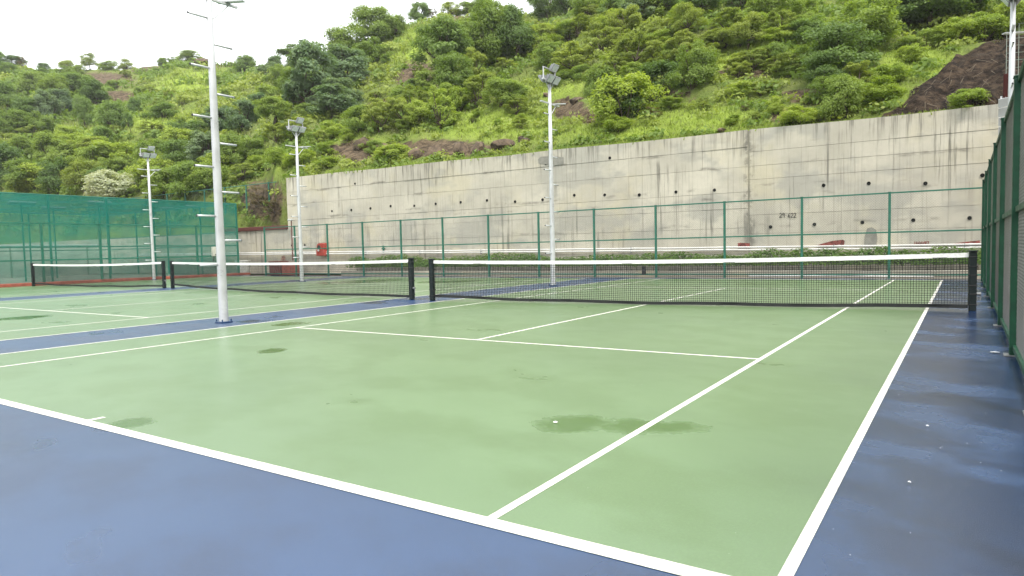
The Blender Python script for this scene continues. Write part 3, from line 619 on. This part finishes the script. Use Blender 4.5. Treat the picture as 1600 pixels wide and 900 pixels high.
# ------------------------------------------------------------------ plants
def leaf_quads(P, N, size, rng, asp=.55, curl=.0):
    n = len(P); r = rng.normal(size=(n, 3)); a = np.cross(N, r); a /= np.linalg.norm(a, axis=1, keepdims=True)+1e-9; b = np.cross(N, a)
    s = size*rng.uniform(.6, 1.35, (n, 1)); V = np.stack([P-a*s, P-b*s*asp+N*s*.15, P+a*s, P+b*s*asp+N*s*.15], 1).reshape(-1, 3)
    return V, np.arange(n*4).reshape(-1, 4)
def crown(kind, seed, n, size):
    rng = np.random.default_rng(seed); C = []
    nc, zr, rr_, lo = {'round': (44, (.26,.86), .39, .095), 'bush': (38, (.10,.78), .42, .105), 'flat': (20, (.66,.86), .43, .085),
                       'sparse': (40, (.16,.90), .43, .062), 'tall': (40, (.16,.88), .38, .09)}[kind]
    lob = rng.uniform(0, 2*math.pi, 3)
    for i in range(nc):
        u = rng.uniform(0, 1); z = zr[0]+(zr[1]-zr[0])*u; taper = math.sqrt(max(.10, 1-((u-.33)/.76)**2)) if kind != 'flat' else 1
        an = rng.uniform(0, 2*math.pi); rd = rr_*taper*rng.uniform(.05, 1)**.38*(1+.16*math.sin(2*an+lob[0])+.12*math.sin(3*an+lob[1]))
        C.append((rd*math.cos(an), rd*math.sin(an), z+rng.normal()*.03, lo*rng.uniform(.55, 1.55)))
    C = np.array(C); pk = rng.choice(nc, n, p=C[:, 3]**2/np.sum(C[:, 3]**2)); d = rng.normal(size=(n, 3)); d /= np.linalg.norm(d, axis=1, keepdims=True); d[:, 2] = np.where(rng.random(n) < .5, abs(d[:, 2]), d[:, 2])
    rad = C[pk, 3][:, None]*(.35+.95*rng.random((n, 1))**.7)*(np.array([1.3,1.3,.5]) if kind == 'flat' else np.array([1.1,1.1,.9]))
    P = C[pk, :3]+d*rad; P[:, 2] = np.maximum(P[:, 2], .02)
    cd_ = P-np.array([0,0,.4]); cd_ /= np.linalg.norm(cd_, axis=1, keepdims=True)+1e-9
    N = d*.45+cd_*.45+np.array([0,0,.45])+rng.normal(size=(n, 3))*.5; N /= np.linalg.norm(N, axis=1, keepdims=True)
    V, Fq = leaf_quads(P, N, size, rng); return V, Fq, C
def trunk_mesh(kind, C, seed):
    rng = random.Random(seed); m = MB(); fork = {'round': .3, 'flat': .5, 'sparse': .12, 'tall': .2}.get(kind, .06); r0 = .028 if kind != 'bush' else .016
    bend = (rng.uniform(-.04,.04), rng.uniform(-.04,.04))
    if fork > .1: m.tube([(0,0,-.08), (bend[0]*.5,bend[1]*.5,fork*.5), (bend[0],bend[1],fork)], [r0*1.25,r0,r0*.85], 7)
    for c in C[:14]:
        mid = ((bend[0]+c[0])*.5+rng.uniform(-.03,.03), (bend[1]+c[1])*.5+rng.uniform(-.03,.03), fork+(c[2]-fork)*.45)
        m.tube([(bend[0],bend[1],fork if fork > .1 else -.05), mid, (c[0],c[1],c[2]+.03)], [r0*.7,r0*.45,r0*.15], 5, False)
    return m.mesh('trunk', M['bark'], True)
PROTO = {}
def proto(name, kind, mat, n, size, count, base):
    PROTO[name] = []
    for s in range(count):
        V, Fq, C = crown(kind, base*10+s, n, size); PROTO[name].append((np_mesh('crown', V, Fq, L[mat]), trunk_mesh(kind, C, base*10+s)))
proto('dark_tree', 'round', 'dark', 13000, .0185, 4, 1); proto('green_tree', 'round', 'mid', 13000, .0185, 3, 2); proto('pale_tree', 'tall', 'pale', 10000, .023, 3, 3)
proto('dark_bush', 'bush', 'dark', 9500, .021, 3, 4); proto('green_bush', 'bush', 'mid', 9500, .021, 4, 5); proto('lime_bush', 'bush', 'lime', 8000, .023, 4, 6)
proto('olive_bush', 'sparse', 'olive', 9000, .017, 5, 7); proto('umbrella_tree', 'flat', 'dark', 6500, .021, 2, 8); proto('lime_sapling', 'sparse', 'lime', 2600, .026, 2, 9)
proto('blossom_bush', 'bush', 'flower', 9000, .024, 1, 10); proto('dry_bush', 'sparse', 'dry', 3200, .02, 2, 11); proto('olive_tree', 'round', 'olive', 11000, .017, 3, 12)
LOOK = {'dark_tree': ('tree', 'dark green rounded tree'), 'green_tree': ('tree', 'mid green rounded tree'), 'pale_tree': ('tree', 'pale grey-green leafy tree'), 'dark_bush': ('bush', 'dark green dense bush'),
        'green_bush': ('bush', 'mid green bush'), 'lime_bush': ('bush', 'bright lime green bush'), 'olive_bush': ('bush', 'olive green thorny bush'), 'umbrella_tree': ('tree', 'flat topped dark tree'),
        'lime_sapling': ('sapling', 'thin lime green sapling'), 'blossom_bush': ('bush', 'bush covered in whitish blossom'), 'dry_bush': ('bush', 'dry brownish bush'), 'olive_tree': ('tree', 'olive green spreading tree')}
PL = []
def plant(kind, px, py, wpx, hpx): PL.append((kind, px, py, wpx, hpx))
for a in [  # kind, centre px, foot py, width, height (in photo pixels)
 ('dark_bush',10,100,36,20),('dark_bush',40,104,36,20),('dry_bush',57,106,16,16),('dark_bush',90,111,22,13),('olive_tree',122,109,26,18),('olive_tree',160,108,26,20),('green_bush',178,107,14,12),('green_bush',192,109,26,14),
 ('olive_tree',214,107,24,16),('green_tree',272,107,16,16),('green_tree',286,103,16,14),('green_tree',312,99,36,20),('dark_tree',396,117,30,30),('dark_bush',34,120,30,20),('green_bush',122,116,26,14),
 ('dark_tree',140,150,54,38),('green_tree',105,158,46,34),('green_tree',75,150,50,34),('dark_tree',165,165,44,36),('pale_tree',90,190,44,40),('dark_tree',55,195,48,42),('dark_tree',28,180,50,46),('pale_tree',115,182,40,36),
 ('green_tree',75,215,46,40),('green_tree',30,215,58,40),('olive_bush',20,245,60,36),('dark_tree',148,200,28,42),('dark_tree',186,206,38,42),('dark_bush',212,200,20,26),('dark_bush',224,178,24,22),('dark_bush',268,184,46,26),
 ('dark_bush',262,119,20,14),('olive_bush',292,203,28,16),('green_bush',236,150,20,14),('green_bush',195,140,24,14),('green_bush',170,142,20,12),('olive_bush',250,208,40,16),('lime_bush',118,222,30,22),
 ('dark_tree',8,300,80,64),('green_tree',58,302,66,52),('dark_bush',100,304,56,50),('olive_tree',140,300,60,48),('blossom_bush',188,308,84,46),('green_tree',44,262,64,44),('green_bush',118,262,60,38),('lime_bush',196,258,70,34),
 ('green_bush',266,306,64,50),('green_tree',250,268,64,44),('green_bush',306,300,60,48),('dark_bush',292,262,54,40),('olive_bush',152,250,54,34),('lime_bush',230,246,40,24),('pale_tree',355,215,60,50),('green_bush',372,256,56,46),
 ('pale_tree',388,208,56,46),('lime_bush',345,275,50,36),('dark_bush',350,245,46,34),('green_bush',406,246,44,34),('lime_bush',414,268,46,26),('olive_bush',388,282,46,26),('lime_bush',438,255,40,22),('olive_bush',440,222,40,30),
 ('dark_tree',404,116,26,26),('dark_bush',424,112,28,14),('dark_tree',446,110,30,26),('umbrella_tree',488,96,60,40),('green_tree',487,102,44,32),('dark_tree',470,104,30,24),
 ('green_tree',455,150,56,46),('pale_tree',487,176,104,88),('green_tree',470,172,60,50),('pale_tree',552,140,84,60),('green_tree',560,104,72,56),('green_tree',600,78,76,56),('green_tree',590,108,60,50),('dark_tree',618,48,50,34),
 ('green_tree',628,62,46,34),('green_bush',642,34,22,16),('pale_tree',530,185,84,46),('pale_tree',545,172,60,44),('green_tree',440,190,56,40),('pale_tree',412,190,46,40),('green_bush',430,170,44,34),
 ('dark_tree',665,32,34,34),('dry_bush',688,25,14,16),('olive_tree',716,22,34,24),('green_tree',742,24,40,22),('green_tree',768,26,44,26),('olive_tree',800,26,26,18),('dark_bush',692,52,32,18),
 ('dark_tree',700,124,96,76),('green_tree',735,105,70,56),('green_tree',785,100,80,84),('dark_tree',815,96,64,86),('green_tree',760,72,60,44),('green_bush',722,142,64,52),('olive_bush',745,130,56,44),('lime_bush',775,100,40,34),
 ('olive_bush',600,206,64,46),('green_bush',570,205,52,36),('olive_bush',640,196,56,40),('lime_sapling',694,200,56,54),('olive_bush',756,172,66,56),('green_bush',790,165,56,40),('green_bush',640,166,44,30),('lime_bush',620,250,52,26),
 ('olive_bush',655,180,50,40),('dark_bush',662,145,40,26),('olive_bush',724,176,46,36),('lime_bush',480,258,52,20),('lime_bush',520,262,40,16),('green_bush',500,232,40,28),('olive_bush',470,222,50,34),('lime_bush',530,218,46,24),
 ('dark_tree',864,30,56,44),('dark_tree',896,28,52,50),('green_tree',930,34,60,50),('dark_tree',964,36,56,44),('pale_tree',1006,36,66,40),('dark_tree',1040,24,60,40),('dark_tree',1100,24,70,40),
 ('olive_tree',1078,58,58,50),('olive_tree',1030,64,48,36),('olive_tree',982,56,60,40),('olive_tree',950,56,50,34),('green_bush',895,62,50,32),('olive_bush',856,72,50,30),('green_bush',866,104,56,34),('lime_bush',840,78,40,30),
 ('olive_bush',905,114,70,44),('olive_bush',945,84,56,40),('olive_bush',1000,98,64,40),('olive_bush',975,80,50,30),('green_bush',940,152,56,52),('lime_bush',982,188,92,80),('dark_bush',970,184,70,60),('dark_bush',1040,148,78,56),
 ('green_bush',1085,138,70,64),('green_bush',1046,100,50,34),('olive_bush',1075,94,60,40),('olive_bush',1120,84,60,40),('olive_tree',1170,76,64,44),('olive_bush',1140,52,60,34),('green_tree',1205,34,70,44),('dark_tree',1160,26,64,40),
 ('lime_bush',970,206,40,22),('green_bush',1050,172,44,20),('lime_bush',1210,178,24,24),('lime_bush',1252,196,62,32),('olive_bush',1190,150,40,22),('lime_bush',1160,152,40,22),
 ('dark_bush',1310,112,110,74),('green_tree',1345,84,104,84),('dark_tree',1395,44,110,60),('dark_tree',1450,40,120,70),('dark_tree',1505,26,90,50),('dark_bush',1290,130,70,50),('green_bush',1268,106,60,40),('green_bush',1300,158,66,44),
 ('green_bush',1322,182,66,56),('lime_bush',1368,160,66,40),('lime_bush',1388,130,56,34),('olive_bush',1340,140,60,36),('lime_bush',1530,62,64,46),('lime_bush',1490,68,56,40),('green_bush',1440,76,60,30),('lime_bush',1512,168,62,30),
 ('lime_bush',1580,40,50,40),('dark_tree',1590,22,70,44),('olive_bush',1238,118,50,34),('green_bush',1210,96,50,30),('lime_bush',1420,96,46,26),('dark_bush',1262,66,60,44),('pale_tree',330,258,60,46),('dry_bush',434,338,36,26),('dry_bush',418,322,50,30),('green_tree',90,262,60,48),('lime_bush',290,232,60,36),('green_bush',160,272,60,44),('lime_bush',70,300,60,44),('green_bush',330,300,60,46),('lime_bush',250,292,60,44)]: plant(*a)
rp = random.Random(21)
def fill(n, x0, x1, y0, y1, kinds, w0, w1):      # loose scrub between the larger plants
    for i in range(n):
        x = rp.uniform(x0, x1); y = rp.uniform(y0, y1); w_ = rp.uniform(w0, w1)*.82; plant(rp.choice(kinds), x, y, w_, w_*rp.uniform(.55,.8))
fill(24, 150, 420, 120, 250, ['green_bush','olive_bush','dark_bush','olive_bush'], 14, 30)
fill(10, 0, 150, 115, 145, ['green_bush','dark_bush'], 14, 26)
fill(12, 560, 680, 70, 190, ['olive_bush','green_bush'], 16, 34); fill(10, 470, 640, 195, 245, ['olive_bush','lime_bush','green_bush'], 22, 40)
fill(22, 840, 1230, 40, 130, ['olive_bush','lime_bush','green_bush','olive_bush'], 30, 56); fill(6, 680, 820, 180, 205, ['olive_bush','lime_bush'], 16, 30)
fill(26, 880, 1250, 30, 140, ['olive_bush','olive_bush','lime_bush','green_bush'], 36, 64); fill(14, 0, 330, 215, 300, ['green_bush','lime_bush','olive_bush','dark_bush'], 40, 66); fill(10, 420, 560, 120, 215, ['green_bush','pale_tree','olive_bush'], 34, 56)
fill(12, 640, 860, 60, 200, ['green_bush','lime_bush','olive_bush'], 34, 60)
fill(10, 1020, 1330, 150, 195, ['olive_bush','lime_bush','dry_bush'], 16, 34); fill(6, 1200, 1300, 20, 100, ['lime_bush','green_bush'], 30, 50)
def side(px):
    for lim, s in ((118,"above the cage's left end"), (238,"left of the farthest pole"), (335,"right of the farthest pole"), (466,"right of the near pole"),
                   (660,"above the wall's left part"), (862,'left of the middle pole'), (1015,'right of the middle pole'), (1200,"above the wall's middle"), (1380,"above the wall's right part")):
        if px < lim: return s
    return "near the dark bank"
def zone(px, py):
    sk = float(np.interp(px, PX, CR)); sk = max(sk, 0); bot = float(np.interp(px, [0,400,446,1550], [303,318,277,168])); u = (py-sk)/(bot-sk)
    return 'on the ridge' if u < .12 else 'high' if u < .42 else 'halfway up' if u < .75 else 'low'
ORD = ['leftmost','second from left','third from left','fourth from left','fifth from left','sixth from left','seventh from left','eighth from left','ninth from left']
groups = {}
for i, p_ in enumerate(PL): groups.setdefault((p_[0], zone(p_[1], p_[2]), side(p_[1])), []).append(i)
LAB = {}
for (kd, zn, sd_), ids in groups.items():
    ids.sort(key=lambda i: PL[i][1])
    for n_, i in enumerate(ids):
        LAB[i] = f"{LOOK[kd][1]} {zn} {sd_}" if len(ids) == 1 else f"{LOOK[kd][1]} {zn} {sd_}, {ORD[min(n_, 8)] if n_ < len(ids)-1 or n_ == 0 else 'rightmost'}"
vr = random.Random(5)
for i, (kd, px, py, wp, hp) in enumerate(PL):
    q = on_hill(px, py); depth = float((q-CAM)@AX[2]); sc = depth/F
    t = thing(kd, (q[0], q[1], q[2]-.08*hp*sc), LAB[i], LOOK[kd][0], LOOK[kd][1]+'s on the hillside', vr.uniform(0, 6.28))
    w_ = wp*sc*1.12; h_ = hp*sc*1.14; t.scale = (w_*vr.uniform(.88,1.15), w_*vr.uniform(.85,1.1), h_*vr.uniform(.92,1.18)); t.rotation_euler.x = vr.gauss(0, .08); t.rotation_euler.y = vr.gauss(0, .08)
    c, tr = PROTO[kd][vr.randrange(len(PROTO[kd]))]
    link('crown', c, t); link('trunk' if 'tree' in kd else 'stem', tr, t)

# low growth and grass that nobody could count
def scatter(n, dens, seed, maxd=200):
    rng = np.random.default_rng(seed); a = rng.random(n)*(nu-2); b = 1.6+rng.random(n)**1.25*(NV1-4); ai, bi = a.astype(int), b.astype(int); fa, fb = (a-ai)[:, None], (b-bi)[:, None]
    P = GX[ai,bi]*(1-fa)*(1-fb)+GX[ai+1,bi]*fa*(1-fb)+GX[ai,bi+1]*(1-fa)*fb+GX[ai+1,bi+1]*fa*fb
    x, y = PPX[ai,bi], PPY[ai,bi]; keep = (x > -120) & (x < 1700) & (y > -60) & (rng.random(n) < dens[ai,bi]); return P[keep], rng
def tufts(name, P, rng, h, per, mat, label):
    n = len(P); P = np.repeat(P, per, 0); dep = ((P-CAM)@AX[2])[:, None]; hh = h*rng.uniform(.5, 1.3, (len(P), 1))*np.clip(dep/55, .55, 2.2)
    base = P+np.column_stack([rng.normal(size=(len(P), 2))*hh*.55, np.zeros(len(P))-.06]); an = rng.uniform(0, 6.28, len(P)); s = np.column_stack([np.cos(an), np.sin(an), 0*an])*hh*.13
    tip = base+np.column_stack([rng.normal(size=(len(P), 2))*hh*.42, hh[:, 0]]); V = np.stack([base-s, base+s, tip], 1).reshape(-1, 3)
    tag(link(name, np_mesh(name, V, np.arange(len(P)*3).reshape(-1, 3), mat)), label, 'grass', None, 'stuff')
bare = np.clip(1-SOIL*1.2, 0, 1)*np.clip(1-DARK*1.3, 0, 1)
P, rg = scatter(110000, np.clip(LIME*1.3, 0, 1)*bare, 31); tufts('bright_grass', P, rg, .28, 7, L['grass'], 'bright lime grass on the open slopes')
P, rg = scatter(60000, (1-LIME*.6)*bare*.8, 32); tufts('rough_grass', P, rg, .3, 6, L['straw'], 'dull green rough grass over the hillside')
def clumps(name, P, rng, size, per, mat, label):
    n = len(P); dep = ((P-CAM)@AX[2]); sz = size*rng.uniform(.5, 1.5, n)*np.clip(dep/60, .6, 2); Pk = np.repeat(P, per, 0); sk = np.repeat(sz, per)[:, None]
    d = rng.normal(size=(len(Pk), 3)); d /= np.linalg.norm(d, axis=1, keepdims=True); d[:, 2] = abs(d[:, 2]); V = Pk+d*sk*rng.uniform(.5, 1.1, (len(Pk), 1))*np.array([1,1,.75])
    N = d+rng.normal(size=d.shape)*.5; N /= np.linalg.norm(N, axis=1, keepdims=True)
    nrm = N; r = rng.normal(size=d.shape); a = np.cross(nrm, r); a /= np.linalg.norm(a, axis=1, keepdims=True)+1e-9; b = np.cross(nrm, a); s = sk*.2*rng.uniform(.6, 1.3, (len(Pk), 1))
    Vq = np.stack([V-a*s, V-b*s*.6, V+a*s, V+b*s*.6], 1).reshape(-1, 3)
    tag(link(name, np_mesh(name, Vq, np.arange(len(Vq)).reshape(-1, 4), mat)), label, 'undergrowth', None, 'stuff')
pat = np.clip(fbm(GX[...,0]*.09, GX[...,1]*.09, 3, 14)*3+.45, 0, 1)
P, rg = scatter(9500, pat*bare*(1-LIME*.75), 33); clumps('green_undergrowth', P, rg, .75, 54, L['mid'], 'low mid green undergrowth across the hillside')
P, rg = scatter(8500, (1-pat)*bare*(1-LIME*.6), 34); clumps('olive_undergrowth', P, rg, .68, 54, L['olive'], 'low olive undergrowth across the hillside')
P, rg = scatter(1500, np.clip(SOIL+DARK*.3, 0, .6), 35); clumps('dry_undergrowth', P, rg, .38, 40, L['dry'], 'dry brown weeds on bare soil')
# grass lip along the coping of the wall
rg = np.random.default_rng(40); xs = rg.uniform(-37, 8, 5200); k_ = fbm(xs*.35, xs*0, 3, 2) > -.06; xs = xs[k_]
P = np.column_stack([xs, YW+.3+rg.uniform(0, .5, len(xs)), np.array([wt(x) for x in xs])-.06]); tufts('coping_grass', P, rg, .38, 4, L['grass'], 'grass lip along the top of the retaining wall')
# roots hanging on the dark bank
m = MB(); rq = random.Random(8)
for i in range(55):
    px, py = rq.uniform(1385, 1548), rq.uniform(75, 185)
    if py < 190-(px-1360)*.62: continue
    q = on_hill(px, py); o = Vector(q)+Vector((0,-.12,.1)); a = rq.uniform(-1.2, 1.2); ln = rq.uniform(.3, 1.0)
    m.tube([o, o+Vector((a*.35, -.12, -ln*.4)), o+Vector((a*.5+rq.uniform(-.2,.2), -.15, -ln))], [.011,.008,.004], 4, False)
tag(m.build('dry_roots', L['root']), 'dry roots hanging over the dark earth bank', 'roots', None, 'stuff')
# hedge in the planter
rg = np.random.default_rng(50); n = 26000; xs = rg.uniform(-30.3, 8.3, n); hh = .80+.22*fbm(xs*.8, xs*0+3, 4, 7)+.10*fbm(xs*3, xs*0, 2, 8); th = rg.uniform(-.1, math.pi+.1, n); ra = rg.uniform(.72, 1.05, n)
P = np.column_stack([xs, 26.42-np.cos(th)*.40*ra, np.maximum(.2+np.maximum(0, np.sin(th))**.6*hh*ra, .46+.3*rg.random(n)*rg.random(n))]); N = np.column_stack([rg.normal(size=n)*.4, -np.cos(th)+rg.normal(size=n)*.3, np.sin(th)+.3]); N /= np.linalg.norm(N, axis=1, keepdims=True)
V, Fq = leaf_quads(P, N, .065, rg, .5)
hg = thing('hedge', (0,0,0), 'low leafy green hedge in the planter behind the far fence', 'hedge'); link('foliage', np_mesh('foliage', V, Fq, L['hedge']), hg)['kind'] = 'stuff'
m = MB()
for i in range(150):
    x = -30+i*.256; m.tube([(x,26.4,.15),(x+rq.uniform(-.1,.1),26.4+rq.uniform(-.2,.1),.75)], [.014,.006], 4, False)
m.build('stems', M['bark'], hg)['kind'] = 'stuff'

# rocks on the cut slope above the wall
def rock(px, py, wp, hp, label, seed):
    q = on_hill(px, py); sc = float((q-CAM)@AX[2])/F; rg = random.Random(seed); bm = bmesh.new(); bmesh.ops.create_icosphere(bm, subdivisions=3, radius=1)
    pl_ = [(Vector((rg.gauss(0,1), rg.gauss(0,1), rg.gauss(0,.8))).normalized(), rg.uniform(.5,.85)) for _ in range(11)]
    for v in bm.verts:
        for n_, d_ in pl_:
            e = v.co.dot(n_)-d_
            if e > 0: v.co -= n_*e
        v.co += v.co.normalized()*rg.uniform(-.02,.02); v.co.x *= wp*sc*.5; v.co.y *= max(.5, wp*sc*.26); v.co.z *= hp*sc*.62
    me = bpy.data.meshes.new('rock'); bm.to_mesh(me); bm.free(); me.materials.append(M['rock'])
    o = link('rock', me, None, (q[0], q[1]+.1, q[2]+hp*sc*.15)); o.rotation_euler.z = rg.uniform(-.3,.3); tag(o, label, 'rock', 'rocks on the cut slope')
RK = [(530,240,46,20),(570,232,40,26),(606,236,34,18),(655,246,30,20),(685,243,40,22),(722,241,40,26),(752,238,34,22),(790,231,44,20),(822,222,24,14),(905,160,26,14),(1285,150,22,9),(1130,205,20,7),(860,150,18,10),(742,30,18,8),(330,98,44,9),(375,104,26,8),(118,110,24,8),(240,112,22,8)]
RN = ['leftmost brown rock above the wall','tall dark rock above the left part of the wall','low rock right of the tall dark rock','cracked brown rock right of the lime bush on the wall','brown rock block, fifth from left above the wall','tallest orange brown rock above the wall',
      'brown rock right of the tallest rock','long rounded rock left of the middle pole','small rock just left of the middle pole','rock in the red soil right of the middle pole','flat pale stone above the right part of the wall','thin pale stone on the wall top',
      'dark rock left of the red soil by the middle pole','reddish rock on the high ridge','long flat rock on the ridge beside the near pole','flat rock on the ridge right of the near pole','brown rock on the far left ridge','low rock on the ridge above the farthest pole']
for i, (a, b_) in enumerate(zip(RK, RN)): rock(*a, b_, 60+i)

# fence on the bank above the low wall, slope net and red post at the right
fence('bank_fence', 'green mesh fence on the bank above the low wall', (-38.2, 28.75, 4.1), (-1, 0), 11, 2.6, 2.35, M['fence_green'], M['wire'], .08, .002, (.1, 2.32))
sn = thing('slope_net', (0,0,0), 'pale rope netting draped over the rock at top right', 'slope net')
for fam in (0, 1):
    nlin = 15 if fam == 0 else 13
    for i in range(nlin):
        pts = []
        for j in range(25):
            u, v = (i/14, j/24) if fam == 0 else (j/24, i/12)
            px = 1567+u*130; py = 38+v*140+(1-u)*10
            if px < 1546+ (v*9): pass
            q = on_hill(px, py); pts.append((q[0], q[1]-.28, q[2]+.22))
        MB().tube(pts, .008, 4, False).build('rope', M['slope_net'], sn)
q = on_hill(1569, 160)
tag(MB().cbox(-.12,.12,-.1,.1,-.2,.95,.02).build('marker_post', M['oxide'], None, False, (q[0], q[1]-.35, q[2])), 'dark red post standing on the wall by the right pole', 'post')

# scraps on the court
for (px, py, w_, lab) in ((1555,552,.07,'white paper scrap by the right fence foot'), (1449,668,.013,'small white speck on the blue strip at right'), (868,662,.03,'small white smear in the damp patch on the green court'), (1421,757,.010,'white flake on the blue strip near the bottom right')):
    g_ = ground(px, py); pts = [(w_*math.cos(a_)*rq.uniform(.5,1), w_*.6*math.sin(a_)*rq.uniform(.5,1), rq.uniform(.001,.006)) for a_ in np.linspace(0, 5.6, 9)]
    tag(MB().add(pts+[(0,0,.012)], [(i_, (i_+1) % 9, 9) for i_ in range(9)]).build('paper_scrap', M['band'], None, False, (g_[0], g_[1], .01)), lab, 'litter')
m = MB()
for i in range(36):
    px, py = rq.uniform(900, 1590), rq.uniform(500, 880); g_ = ground(px, py)
    if g_[0] > .95: continue
    s_ = rq.uniform(.0004, .0009)*math.hypot(g_[0]-CAM[0], g_[1]-CAM[1]); m.add([(g_[0]-s_,g_[1],.0095),(g_[0],g_[1]-s_,.0095),(g_[0]+s_,g_[1],.0095),(g_[0],g_[1]+s_*rq.uniform(.5,1.5),.0095)], [(0,1,2,3)])
tag(m.build('litter_flecks', M['band']), 'tiny pale flecks scattered over the court', 'litter', None, 'stuff')

# thin scattering volume added to lift and soften the hillside shadows
k = NT('lift_haze'); k.t.nodes.remove(k.b); pv = k.n('ShaderNodeVolumePrincipled'); pv.inputs['Color'].default_value = (.97,.985,1,1); pv.inputs['Density'].default_value = .00032; pv.inputs['Anisotropy'].default_value = .2
k.l(pv.outputs[0], k.out.inputs['Volume'])
zt = float(max(GX[..., 2].max(), BX[..., 2].max()))+14
tag(MB().box(-420, 420, -420, 420, -1.2, zt).build('haze', k.m), kind='stuff')
